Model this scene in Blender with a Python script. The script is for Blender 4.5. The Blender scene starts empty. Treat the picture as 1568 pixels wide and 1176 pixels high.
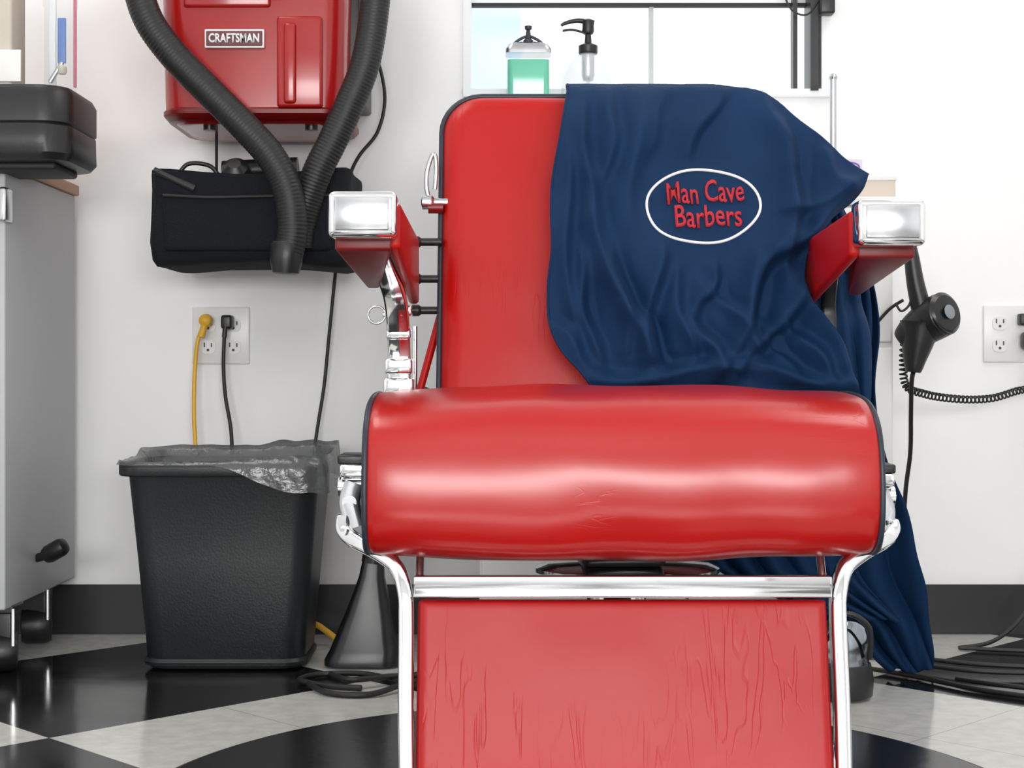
import bpy, bmesh, math, random
from mathutils import Vector, Matrix, noise
from mathutils.bvhtree import BVHTree
random.seed(4)
C = bpy.context.scene.collection
# ------------------------------------------------------------------ materials
def mat(name, col, rough=0.5, metal=0.0, bump=0.0, bscale=40, var=0.0, vscale=6, coat=0.0, alpha=1.0, trans=0.0, sheen=0.0, spec=0.5, emit=None, coatr=0.1):
    m = bpy.data.materials.new(name); m.use_nodes = True
    nt = m.node_tree; b = nt.nodes['Principled BSDF']
    b.inputs['Base Color'].default_value = (*col, 1)
    b.inputs['Roughness'].default_value = rough
    b.inputs['Metallic'].default_value = metal
    b.inputs['Coat Weight'].default_value = coat
    b.inputs['Coat Roughness'].default_value = coatr
    b.inputs['Alpha'].default_value = alpha
    b.inputs['Transmission Weight'].default_value = trans
    b.inputs['Sheen Weight'].default_value = sheen
    b.inputs['Specular IOR Level'].default_value = spec
    if emit:
        b.inputs['Emission Color'].default_value = (*emit[0], 1)
        b.inputs['Emission Strength'].default_value = emit[1]
    tc = nt.nodes.new('ShaderNodeTexCoord')
    n2 = nt.nodes.new('ShaderNodeTexNoise'); n2.inputs['Scale'].default_value = vscale; n2.inputs['Detail'].default_value = 4
    nt.links.new(tc.outputs['Object'], n2.inputs['Vector'])
    mx = nt.nodes.new('ShaderNodeMix'); mx.data_type = 'RGBA'
    mx.inputs[6].default_value = (*[c*(1-var) for c in col], 1)
    mx.inputs[7].default_value = (*[min(1, c*(1+var)) for c in col], 1)
    nt.links.new(n2.outputs['Fac'], mx.inputs[0]); nt.links.new(mx.outputs[2], b.inputs['Base Color'])
    if bump > 0:
        n = nt.nodes.new('ShaderNodeTexNoise'); n.inputs['Scale'].default_value = bscale; n.inputs['Detail'].default_value = 5
        bp = nt.nodes.new('ShaderNodeBump'); bp.inputs['Strength'].default_value = bump; bp.inputs['Distance'].default_value = 0.005
        nt.links.new(tc.outputs['Object'], n.inputs['Vector'])
        nt.links.new(n.outputs['Fac'], bp.inputs['Height']); nt.links.new(bp.outputs['Normal'], b.inputs['Normal'])
    return m

def leather(name, col, rough, coat, coatr, scale, strength, thr=0.56, seed=0.0, spec=.5, crease=.35):
    """vinyl with soft undulation and sparse thin creases"""
    m = mat(name, col, rough, var=0.05, coat=coat, coatr=coatr, spec=spec)
    nt = m.node_tree; b = nt.nodes['Principled BSDF']; N = nt.nodes.new; K = nt.links.new
    b.inputs['Coat IOR'].default_value = 1.6
    tc = N('ShaderNodeTexCoord'); mp = N('ShaderNodeMapping'); mp.inputs['Scale'].default_value = scale; mp.inputs['Location'].default_value = (seed, seed, seed)
    K(tc.outputs['Object'], mp.inputs['Vector'])
    n = N('ShaderNodeTexNoise'); n.inputs['Scale'].default_value = 1.0; n.inputs['Detail'].default_value = 2; n.inputs['Distortion'].default_value = .6
    K(mp.outputs[0], n.inputs['Vector'])
    s = N('ShaderNodeMath'); s.operation = 'SUBTRACT'; s.inputs[1].default_value = .5; K(n.outputs['Fac'], s.inputs[0])
    a = N('ShaderNodeMath'); a.operation = 'ABSOLUTE'; K(s.outputs[0], a.inputs[0])
    r = N('ShaderNodeMapRange'); r.inputs[1].default_value = 0; r.inputs[2].default_value = .03; r.inputs[3].default_value = 0; r.inputs[4].default_value = 1; K(a.outputs[0], r.inputs[0])
    mk = N('ShaderNodeTexNoise'); mk.inputs['Scale'].default_value = 5.5; K(tc.outputs['Object'], mk.inputs['Vector'])
    mr = N('ShaderNodeMapRange'); mr.inputs[1].default_value = thr-.06; mr.inputs[2].default_value = thr+.06; K(mk.outputs['Fac'], mr.inputs[0])
    inv = N('ShaderNodeMath'); inv.operation = 'SUBTRACT'; inv.inputs[0].default_value = 1; K(r.outputs[0], inv.inputs[1])
    mu = N('ShaderNodeMath'); mu.operation = 'MULTIPLY'; K(inv.outputs[0], mu.inputs[0]); K(mr.outputs[0], mu.inputs[1])
    g = N('ShaderNodeTexNoise'); g.inputs['Scale'].default_value = 9; g.inputs['Detail'].default_value = 3; K(tc.outputs['Object'], g.inputs['Vector'])
    ad = N('ShaderNodeMath'); ad.operation = 'MULTIPLY_ADD'; ad.inputs[1].default_value = -crease; K(mu.outputs[0], ad.inputs[0]); K(g.outputs['Fac'], ad.inputs[2])
    bp = N('ShaderNodeBump'); bp.inputs['Strength'].default_value = strength; bp.inputs['Distance'].default_value = 0.003
    K(ad.outputs[0], bp.inputs['Height']); K(bp.outputs['Normal'], b.inputs['Normal']); K(bp.outputs['Normal'], b.inputs['Coat Normal'])
    return m
RED = leather('red_vinyl', (0.43, 0.0020, 0.0010), 0.42, 0.60, 0.22, (16, 16, 60), .16, .64, 0, .25, .2)
REDB = leather('red_vinyl_back', (0.44, 0.0022, 0.0011), 0.42, 0.15, 0.30, (60, 12, 7), .20, .60, 3.1, .3, .4)
REDW = leather('red_vinyl_creased', (0.40, 0.004, 0.005), 0.46, 0.18, 0.40, (46, 6, 7), .40, .54, 1.7, .35, .25)
PIPE = mat('dark_piping', (0.02, 0.025, 0.04), 0.45)
CHROME = mat('chrome', (0.93, 0.94, 0.96), 0.08, 1.0, var=0.03, vscale=20)
CHROMED = mat('worn_chrome', (0.62, 0.63, 0.65), 0.22, 1.0, var=0.15, vscale=30)
DKCHR = mat('dark_chrome', (0.30, 0.33, 0.36), 0.10, 1.0, var=0.25, vscale=25)
BLKP = mat('black_plastic', (0.012, 0.012, 0.013), 0.38, bump=0.05, bscale=200)
BLKM = mat('black_matte', (0.010, 0.010, 0.011), 0.6)
HOSE = mat('black_hose_plastic', (0.008, 0.008, 0.009), 0.48)
TRASH = mat('bin_plastic', (0.011, 0.013, 0.015), 0.40, bump=0.10, bscale=260)
CORD = mat('black_cord', (0.01, 0.01, 0.01), 0.5)
YEL = mat('yellow_cord', (0.75, 0.42, 0.03), 0.45)
VAC = mat('vacuum_red_plastic', (0.36, 0.005, 0.005), 0.26, var=0.04, coat=0.3)
VACD = mat('vacuum_dark_red', (0.17, 0.003, 0.003), 0.35)
BAGM = mat('bag_fabric', (0.006, 0.007, 0.010), 0.9, bump=0.5, bscale=300, spec=.3)
WALL = mat('wall_paint', (0.87, 0.87, 0.875), 0.7, bump=0.05, bscale=60, var=0.012)
WHITE = mat('white_laminate', (0.80, 0.79, 0.77), 0.35, var=0.02)
PLATE = mat('outlet_plastic', (0.74, 0.74, 0.74), 0.3)
SLOT = mat('slot_dark', (0.05, 0.05, 0.05), 0.6)
BASEB = mat('baseboard_rubber', (0.008, 0.008, 0.010), 0.45)
GREY = mat('grey_laminate', (0.48, 0.49, 0.505), 0.45, var=0.03)
WOOD = mat('tan_wood_edge', (0.50, 0.27, 0.15), 0.5, var=0.15)
NAVY = mat('navy_cloth', (0.0032, 0.025, 0.078), 0.75, bump=0.12, bscale=600, var=0.18, vscale=9, spec=.2)
LOGOW = mat('embroidery_white', (0.85, 0.85, 0.85), 0.7, bump=0.3, bscale=600)
LOGOR = mat('embroidery_red', (0.50, 0.015, 0.025), 0.7, bump=0.3, bscale=600)
LINER = mat('dark_bag_film', (0.10, 0.105, 0.11), 0.18, alpha=0.72, bump=1.0, bscale=35, spec=0.9)
GREEN = mat('green_liquid', (0.02, 0.50, 0.30), 0.1, coat=0.5, emit=((0.03, 0.6, 0.36), 0.10))  # faint emission added so the liquid looks lit through
CLEAR = mat('clear_plastic', (0.75, 0.8, 0.8), 0.05, alpha=0.16, spec=0.8)
FROST = mat('frosted_plastic', (0.62, 0.66, 0.68), 0.3, alpha=0.38)
BLUE = mat('blue_label', (0.05, 0.15, 0.5), 0.4)
PALEB = mat('pale_blue_siding', (0.45, 0.66, 0.85), 0.7, emit=((0.62, 0.80, 0.95), 0.55))  # emission brightens the outdoor panel; daylight put into the material
BEIGE = mat('beige_plastic', (0.55, 0.50, 0.42), 0.5)
SMOKE = mat('smoked_plastic', (0.008, 0.008, 0.010), 0.30, alpha=0.95)
WINW = mat('window_frame_paint', (0.8, 0.82, 0.84), 0.5)
STONE = mat('outside_ground', (0.5, 0.5, 0.48), 0.8)

# ------------------------------------------------------------------ helpers
def grp(name, loc=(0, 0, 0)):
    e = bpy.data.objects.new(name, None); e.empty_display_size = 0.05
    C.objects.link(e); return e
def finish(name, bm, m, parent=None, smooth=True, angle=40, mats=None):
    me = bpy.data.meshes.new(name)
    bmesh.ops.recalc_face_normals(bm, faces=bm.faces)
    bm.to_mesh(me); bm.free()
    for mm in (mats or [m]): me.materials.append(mm)
    if smooth:
        for p in me.polygons: p.use_smooth = True
        me.set_sharp_from_angle(angle=math.radians(angle))
    ob = bpy.data.objects.new(name, me); C.objects.link(ob)
    if parent: ob.parent = parent
    return ob
def hexa(name, A, B, m, parent=None, bevel=0.0, seg=3):
    bm = bmesh.new()
    a = [bm.verts.new(v) for v in A]; b = [bm.verts.new(v) for v in B]
    bm.faces.new(a); bm.faces.new(b[::-1])
    for i in range(4):
        j = (i+1) % 4
        bm.faces.new([a[j], a[i], b[i], b[j]])
    bmesh.ops.recalc_face_normals(bm, faces=bm.faces)
    if bevel > 0:
        bmesh.ops.bevel(bm, geom=list(bm.edges), offset=bevel, segments=seg, profile=0.5, affect='EDGES', clamp_overlap=True)
    return finish(name, bm, m, parent)
def box(name, x0, x1, y0, y1, z0, z1, m, parent=None, bevel=0.0, seg=3):
    return hexa(name, [(x0, y0, z0), (x1, y0, z0), (x1, y0, z1), (x0, y0, z1)], [(x0, y1, z0), (x1, y1, z0), (x1, y1, z1), (x0, y1, z1)], m, parent, bevel, seg)
def cr(pts, n, closed=False):
    P = [tuple(p) for p in pts]; out = []; N = len(P)
    segs = N if closed else N-1
    for i in range(segs):
        if closed: p0, p1, p2, p3 = P[(i-1) % N], P[i], P[(i+1) % N], P[(i+2) % N]
        else: p0, p1, p2, p3 = P[max(i-1, 0)], P[i], P[i+1], P[min(i+2, N-1)]
        for k in range(n):
            t = k/n
            out.append(tuple(0.5*((2*b)+(-a+c)*t+(2*a-5*b+4*c-d)*t*t+(-a+3*b-3*c+d)*t**3) for a, b, c, d in zip(p0, p1, p2, p3)))
    if not closed: out.append(P[-1])
    return out
def tube(name, pts, r, m, parent=None, seg=10, n=8, smooth=True, closed=False, rf=None):
    P = [Vector(p) for p in (cr(pts, n, closed) if smooth else pts)]
    bm = bmesh.new(); rings = []
    N = len(P); up = None; L = 0
    for i, p in enumerate(P):
        if closed: t = P[(i+1) % N]-P[i-1]
        else: t = P[min(i+1, N-1)]-P[max(i-1, 0)]
        t.normalize()
        if up is None:
            up = t.orthogonal().normalized()
        up = (up-t*up.dot(t)).normalized(); s = t.cross(up)
        if i: L += (p-P[i-1]).length
        rr_ = rf(L, i/(N-1)) if rf else r
        rings.append([bm.verts.new(p+(up*math.cos(a)+s*math.sin(a))*rr_) for a in [2*math.pi*k/seg for k in range(seg)]])
    for i in range(N if closed else N-1):
        A = rings[i]; B = rings[(i+1) % N]
        for k in range(seg):
            bm.faces.new([A[k], A[(k+1) % seg], B[(k+1) % seg], B[k]])
    if not closed:
        bm.faces.new(rings[0]); bm.faces.new(rings[-1])
    return finish(name, bm, m, parent, angle=60)
def rod(name, a, b, r, m, parent=None, seg=20, r2=None):
    a = Vector(a); b = Vector(b)
    return tube(name, [a, b], r, m, parent, seg=seg, smooth=False, rf=(lambda L, t: r+((r2 if r2 is not None else r)-r)*t))
def lathe(name, prof, m, center, axis=(0, 0, 1), parent=None, seg=32):
    ax = Vector(axis).normalized(); u = ax.orthogonal().normalized(); w = ax.cross(u); c = Vector(center)
    bm = bmesh.new(); rings = []
    for r, h in prof:
        r = max(r, 1e-5)
        rings.append([bm.verts.new(c+ax*h+(u*math.cos(a)+w*math.sin(a))*r) for a in [2*math.pi*k/seg for k in range(seg)]])
    for A, B in zip(rings, rings[1:]):
        for k in range(seg): bm.faces.new([A[k], A[(k+1) % seg], B[(k+1) % seg], B[k]])
    bm.faces.new(rings[0]); bm.faces.new(rings[-1])
    return finish(name, bm, m, parent, angle=35)
def rrect(w, h, r, k=6, cx=0, cy=0):
    if not isinstance(r, (list, tuple)): r = [r]*4
    out = []
    cs = [(-w/2, -h/2, 180), (w/2, -h/2, 270), (w/2, h/2, 0), (-w/2, h/2, 90)]
    for (x, y, a0), rr_ in zip(cs, r):
        rr_ = max(rr_, 1e-4); ox = x+(rr_ if x < 0 else -rr_); oy = y+(rr_ if y < 0 else -rr_)
        for i in range(k+1):
            a = math.radians(a0+90*i/k)
            out.append((cx+ox+rr_*math.cos(a), cy+oy+rr_*math.sin(a)))
    return out
def loft(name, rings, m, parent=None, cap=(True, True), angle=40):
    bm = bmesh.new(); R = [[bm.verts.new(p) for p in ring] for ring in rings]
    n = len(R[0])
    for A, B in zip(R, R[1:]):
        for k in range(n): bm.faces.new([A[k], A[(k+1) % n], B[(k+1) % n], B[k]])
    if cap[0]: bm.faces.new(R[0])
    if cap[1]: bm.faces.new(R[-1])
    return finish(name, bm, m, parent, angle=angle)
def pad(name, w, h, r, prof, m, M, parent=None):
    rings = []
    for ins, y in prof:
        rad = [max(a-ins, 0.004) for a in (r if isinstance(r, (list, tuple)) else [r]*4)]
        rings.append([M @ Vector((x, y, z)) for x, z in rrect(w-2*ins, h-2*ins, rad)])
    return loft(name, rings, m, parent, angle=70)
def puffpad(name, w, h, edge, crown, m, M, parent=None, nx=48, nz=44, corner=0.0, front=-.012, back=.03, topr=None):
    """upholstered panel: dense grid front with rounded edge, rounded-rect outline, gentle crown"""
    bm = bmesh.new(); G = []
    def clampout(x, z):
        for sx, sz, rr_ in ((1, 1, topr), (-1, 1, topr), (1, -1, corner), (-1, -1, corner)):
            rr_ = rr_ or .001
            cx, cz = sx*(w/2-rr_), sz*(h/2-rr_)
            if sx*x > sx*cx and sz*z > sz*cz:
                dx, dz = abs(x-cx)/rr_, abs(z-cz)/rr_
                mx_ = max(dx, dz); l = math.hypot(dx, dz)
                if l > 1e-6:
                    return cx+sx*dx*mx_/l*rr_, cz+sz*dz*mx_/l*rr_
        return x, z
    def sp(i, n):
        t = i/n*2-1
        return math.copysign(1-(1-abs(t))**1.6, t)
    for j in range(nz+1):
        row = []
        for i in range(nx+1):
            a = sp(i, nx); b = sp(j, nz)
            x, z = a*w/2, b*h/2
            dist = min((1-abs(a))*w/2, (1-abs(b))*h/2)
            e = min(1, dist/edge); rnd = math.sqrt(max(0, 1-(1-e)**2))
            y = back*(1-rnd)*.6+front*rnd-crown*(1-a*a)*(1-b*b)+.0012*noise.noise(Vector((x*14, z*14, 2)))
            x, z = clampout(x, z)
            row.append(bm.verts.new(M @ Vector((x, y, z))))
        G.append(row)
    for j in range(nz):
        for i in range(nx): bm.faces.new([G[j][i], G[j][i+1], G[j+1][i+1], G[j+1][i]])
    ob = finish(name, bm, m, parent, angle=180)
    return ob
def ribbon(name, path, wd, w, t, m, parent=None, n=8):
    P = [Vector(p) for p in cr(path, n)]; wd = Vector(wd).normalized()
    bm = bmesh.new(); R = []
    oc = rrect(w, t, min(w, t)*0.3, 3)
    for i, p in enumerate(P):
        T = (P[min(i+1, len(P)-1)]-P[max(i-1, 0)]).normalized(); N = T.cross(wd).normalized()
        R.append([bm.verts.new(p+wd*a+N*b) for a, b in oc])
    k = len(oc)
    for A, B in zip(R, R[1:]):
        for j in range(k): bm.faces.new([A[j], A[(j+1) % k], B[(j+1) % k], B[j]])
    bm.faces.new(R[0]); bm.faces.new(R[-1])
    return finish(name, bm, m, parent, angle=50)
def text_verts(s, w, h, off=0.02, shear=0.0):
    cu = bpy.data.curves.new('t', 'FONT'); cu.body = s; cu.align_x = 'CENTER'; cu.size = 1; cu.offset = off; cu.shear = shear; cu.resolution_u = 3
    ob = bpy.data.objects.new('t', cu); C.objects.link(ob)
    bpy.context.view_layer.update()
    dg = bpy.context.evaluated_depsgraph_get()
    me = bpy.data.meshes.new_from_object(ob.evaluated_get(dg))
    bpy.data.objects.remove(ob)
    xs = [v.co.x for v in me.vertices]; ys = [v.co.y for v in me.vertices]
    sx = w/(max(xs)-min(xs)); sy = h/(max(ys)-min(ys)); cx = (max(xs)+min(xs))/2; cy = (max(ys)+min(ys))/2
    for v in me.vertices: v.co = ((v.co.x-cx)*sx, (v.co.y-cy)*sy, 0)
    return me
def text_obj(name, s, w, h, center, m, parent, thick=0.001, off=0.02):
    me = text_verts(s, w, h, off)
    bm = bmesh.new(); bm.from_mesh(me)
    for v in bm.verts: v.co = Vector((center[0]+v.co.x, center[1], center[2]+v.co.y))
    g = bmesh.ops.extrude_face_region(bm, geom=list(bm.faces))
    for v in [e for e in g['geom'] if isinstance(e, bmesh.types.BMVert)]: v.co.y -= thick
    return finish(name, bm, m, parent, smooth=False)
def perim(w_, d, r, N=140):
    P = rrect(w_, d, r, 8); P.append(P[0]); Ls = [0]
    for a_, b_ in zip(P, P[1:]): Ls.append(Ls[-1]+math.hypot(b_[0]-a_[0], b_[1]-a_[1]))
    out = []; j = 0
    for i in range(N):
        s = Ls[-1]*i/N
        while Ls[j+1] < s: j += 1
        f_ = (s-Ls[j])/(Ls[j+1]-Ls[j]+1e-9); out.append((P[j][0]+(P[j+1][0]-P[j][0])*f_, P[j][1]+(P[j+1][1]-P[j][1])*f_))
    return out

# ------------------------------------------------------------------ room shell
YW = 3.18
def multi_box(name, boxes, m):
    bm = bmesh.new()
    for (x0, x1, y0, y1, z0, z1) in boxes:
        g = bmesh.ops.create_cube(bm, size=1)
        for v in g['verts']:
            v.co = Vector(((x0+x1)/2+v.co.x*(x1-x0), (y0+y1)/2+v.co.y*(y1-y0), (z0+z1)/2+v.co.z*(z1-z0)))
    return finish(name, bm, m, smooth=False)
WX0, WX1, WZ0, WZ1 = -0.087, 0.628, 1.10, 2.0
multi_box('wall_back', [(-2.4, WX0, YW, YW+.12, 0, 2.7), (WX1, 2.6, YW, YW+.12, 0, 2.7), (WX0, WX1, YW, YW+.12, 0, WZ0), (WX0, WX1, YW, YW+.12, WZ1, 2.7)], WALL)
multi_box('wall_left', [(-2.52, -2.4, -2.4, YW+.12, 0, 2.7)], WALL)
multi_box('wall_right', [(2.6, 2.72, -2.4, YW+.12, 0, 2.7)], WALL)
multi_box('wall_front', [(-2.52, -1.7, -2.52, -2.4, 0, 2.7), (1.9, 2.72, -2.52, -2.4, 0, 2.7), (-1.7, 1.9, -2.52, -2.4, 0, 0.5), (-1.7, 1.9, -2.52, -2.4, 2.0, 2.7), (0.05, .15, -2.5, -2.42, .5, 2.0)], WALL)
multi_box('ceiling', [(-2.52, 2.72, -2.52, YW+.12, 2.7, 2.8)], WALL)
multi_box('baseboard_back', [(-2.4, 2.6, YW-.012, YW, 0, 0.10)], BASEB)
multi_box('baseboard_left', [(-2.4, -2.388, -2.4, YW-.012, 0, 0.10)], BASEB)
multi_box('baseboard_right', [(2.588, 2.6, -2.4, YW-.012, 0, 0.10)], BASEB)

def floor_mat():
    m = bpy.data.materials.new('checker_vinyl_tile'); m.use_nodes = True
    nt = m.node_tree; b = nt.nodes['Principled BSDF']; N = nt.nodes.new; K = nt.links.new
    tc = N('ShaderNodeTexCoord'); mp = N('ShaderNodeMapping')
    s = 1/0.598
    mp.inputs['Scale'].default_value = (s, s, s); mp.inputs['Rotation'].default_value = (0, 0, math.radians(45)); mp.inputs['Location'].default_value = (0.479, 0.108, 0.5)
    ch = N('ShaderNodeTexChecker'); ch.inputs['Scale'].default_value = 1
    ch.inputs['Color1'].default_value = (0.66, 0.66, 0.63, 1); ch.inputs['Color2'].default_value = (0.010, 0.010, 0.011, 1)
    K(tc.outputs['Object'], mp.inputs['Vector']); K(mp.outputs[0], ch.inputs['Vector'])
    br = N('ShaderNodeTexBrick'); br.offset = 0; br.inputs['Scale'].default_value = 1; br.inputs['Mortar Size'].default_value = 0.002
    br.inputs['Brick Width'].default_value = 0.5; br.inputs['Row Height'].default_value = 0.5
    br.inputs['Color1'].default_value = (1, 1, 1, 1); br.inputs['Color2'].default_value = (0.96, 0.96, 0.96, 1); br.inputs['Mortar'].default_value = (0.62, 0.62, 0.62, 1)
    K(mp.outputs[0], br.inputs['Vector'])
    no = N('ShaderNodeTexNoise'); no.inputs['Scale'].default_value = 35; no.inputs['Detail'].default_value = 8
    K(tc.outputs['Object'], no.inputs['Vector'])
    rp = N('ShaderNodeMapRange'); rp.inputs[1].default_value = 0.35; rp.inputs[2].default_value = 0.65; rp.inputs[3].default_value = 0.90; rp.inputs[4].default_value = 1.05
    K(no.outputs['Fac'], rp.inputs[0])
    m1 = N('ShaderNodeMix'); m1.data_type = 'RGBA'; m1.blend_type = 'MULTIPLY'; m1.inputs[0].default_value = 1
    m2 = N('ShaderNodeMix'); m2.data_type = 'RGBA'; m2.blend_type = 'MULTIPLY'; m2.inputs[0].default_value = 1
    K(ch.outputs['Color'], m1.inputs[6]); K(br.outputs['Color'], m1.inputs[7]); K(m1.outputs[2], m2.inputs[6]); K(rp.outputs[0], m2.inputs[7])
    K(m2.outputs[2], b.inputs['Base Color'])
    n3 = N('ShaderNodeTexNoise'); n3.inputs['Scale'].default_value = 8; K(tc.outputs['Object'], n3.inputs['Vector'])
    r3 = N('ShaderNodeMapRange'); r3.inputs[3].default_value = 0.06; r3.inputs[4].default_value = 0.20; K(n3.outputs['Fac'], r3.inputs[0]); K(r3.outputs[0], b.inputs['Roughness'])
    bp = N('ShaderNodeBump'); bp.inputs['Strength'].default_value = 0.05; bp.inputs['Distance'].default_value = 0.01; K(n3.outputs['Fac'], bp.inputs['Height']); K(bp.outputs[0], b.inputs['Normal'])
    return m
FLOOR = floor_mat()
bm = bmesh.new()
vs = [bm.verts.new(v) for v in [(-2.52, -2.52, 0), (2.72, -2.52, 0), (2.72, YW+.12, 0), (-2.52, YW+.12, 0)]]; bm.faces.new(vs)
finish('floor', bm, FLOOR, smooth=False)

# window in back wall
w = grp('window_1')
box('casing_left', WX0-.012, WX0+.004, YW-.006, YW+.09, WZ0-.01, WZ1, WINW, w)
box('casing_bottom', WX0-.012, WX1+.02, YW-.008, YW+.09, WZ0-.012, WZ0+.004, WINW, w)
box('muntin', .283, .292, YW+.05, YW+.07, WZ0, WZ1, GREY, w)
box('head_rail', WX0, WX1, YW+.045, YW+.06, 1.283, 1.290, BLKM, w)
box('head_rail_light', WX0, WX1, YW+.045, YW+.06, 1.290, 1.32, WINW, w)
box('dark_mullion', .574, .583, YW+.02, YW+.05, WZ0, WZ1, BLKP, w)
box('dark_jamb', .604, .620, YW-.01, YW+.06, WZ0, WZ1, BLKP, w)
tube('latch_cord', [(.55, YW, 1.30), (.567, YW-.01, 1.262), (.60, YW-.01, 1.255), (.63, YW-.01, 1.30)], .002, CORD, w)
box('blind_bracket', .620, .650, YW-.03, YW, 1.252, 1.30, BLKP, w, .004)
box('window_sill_board', 0.0, 0.40, 3.03, YW, 1.03, 1.055, WINW, w, .003)
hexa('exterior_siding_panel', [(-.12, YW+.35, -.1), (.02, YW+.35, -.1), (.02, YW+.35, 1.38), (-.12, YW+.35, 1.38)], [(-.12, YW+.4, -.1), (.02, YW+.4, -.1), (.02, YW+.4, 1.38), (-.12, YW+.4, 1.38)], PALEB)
box('exterior_ground_slab', -4, 4, YW+.2, 9, -.3, -.1, STONE)
f = grp('window_2')
for i, x in enumerate((-1.7, -.52, .75, 1.84)): box(f'post_{i+1}', x, x+.06, -2.5, -2.42, .5, 2.0, BLKM, f)

# ------------------------------------------------------------------ barber chair
ch = grp('barber_chair')
CX = 0.133
prof = cr([(2.30, .34), (2.305, .42), (2.29, .478), (2.20, .496), (2.09, .504), (1.995, .501), (1.925, .489), (1.884, .463), (1.866, .420), (1.863, .362), (1.878, .323), (1.915, .306), (1.99, .303), (2.1, .312), (2.2, .324)], 5, True)
pc = (2.08, .405)
HW = .308
xs = [-1, -.998, -.99, -.975, -.95, -.85, -.7, -.45, -.2, 0, .2, .45, .7, .85, .95, .975, .99, .998, 1]
sh = {1: .958, .998: .970, .99: .983, .975: .993, .95: .998}
xs2 = []
for a_, b_ in zip(xs, xs[1:]):
    xs2.append(a_)
    if abs(a_) <= .85 and abs(b_) <= .85:
        for q in (1, 2, 3): xs2.append(a_+(b_-a_)*q/4)
xs2.append(1)
rings = []
for x in xs2:
    k = sh.get(abs(x), 1.0); ring = []
    for (y, z) in prof:
        zz = pc[1]+(z-pc[1])*k; yy = pc[0]+(y-pc[0])*k
        if z > .45: zz += .009*(1-x*x)
        if z < .34: zz -= .004*(1-x*x)
        yy -= .006*(1-x*x)*(1 if y < 2.0 else 0)
        wob = .004*noise.noise(Vector((x*3, y*7, z*8)))
        ring.append((CX+x*HW, yy+wob, zz+wob))
    rings.append(ring)
loft('seat_cushion', rings, RED, ch, angle=80)
for sgn, nm in ((-1, 'left'), (1, 'right')):
    p = [(CX+sgn*(HW+.001), pc[0]+(y-pc[0])*.970, pc[1]+(z-pc[1])*.970) for y, z in prof[::2]]
    tube('seat_piping_'+nm, p, .004, PIPE, ch, seg=8, n=2, closed=True)
    pr = [(CX+sgn*(HW+.000), pc[0]+(y-pc[0])*.955, pc[1]+(z-pc[1])*.955) for y, z in prof[::2]]
    pr2 = [(CX+sgn*(HW+.003), pc[0]+(y-pc[0])*.93, pc[1]+(z-pc[1])*.93) for y, z in prof[::2]]
    loft('seat_side_panel_'+nm, [pr, pr2], PIPE, ch)
BH = .525; BWID = .504; BCX = .145
tilt = math.atan2(.12, .49)
MB = Matrix.Translation((BCX, 2.315, .452)) @ Matrix.Rotation(-tilt, 4, 'X') @ Matrix.Translation((0, 0, BH/2))
rad = (.02, .02, .062, .062)
puffpad('backrest_cushion', BWID, BH, .03, .012, REDB, MB, ch, corner=.02, topr=.062, front=-.012, back=.03)
pad('backrest_shell', BWID+.006, BH+.006, rad, [(.05, .066), (.01, .064), (0, .056), (0, .020), (.004, .012), (.012, .010)], PIPE, MB, ch)
ol = rrect(BWID+.004, BH+.004, .062, 8)
tube('backrest_piping', [MB @ Vector((x, .012, z)) for x, z in ol], .0045, PIPE, ch, seg=8, n=1, closed=True)
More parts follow.
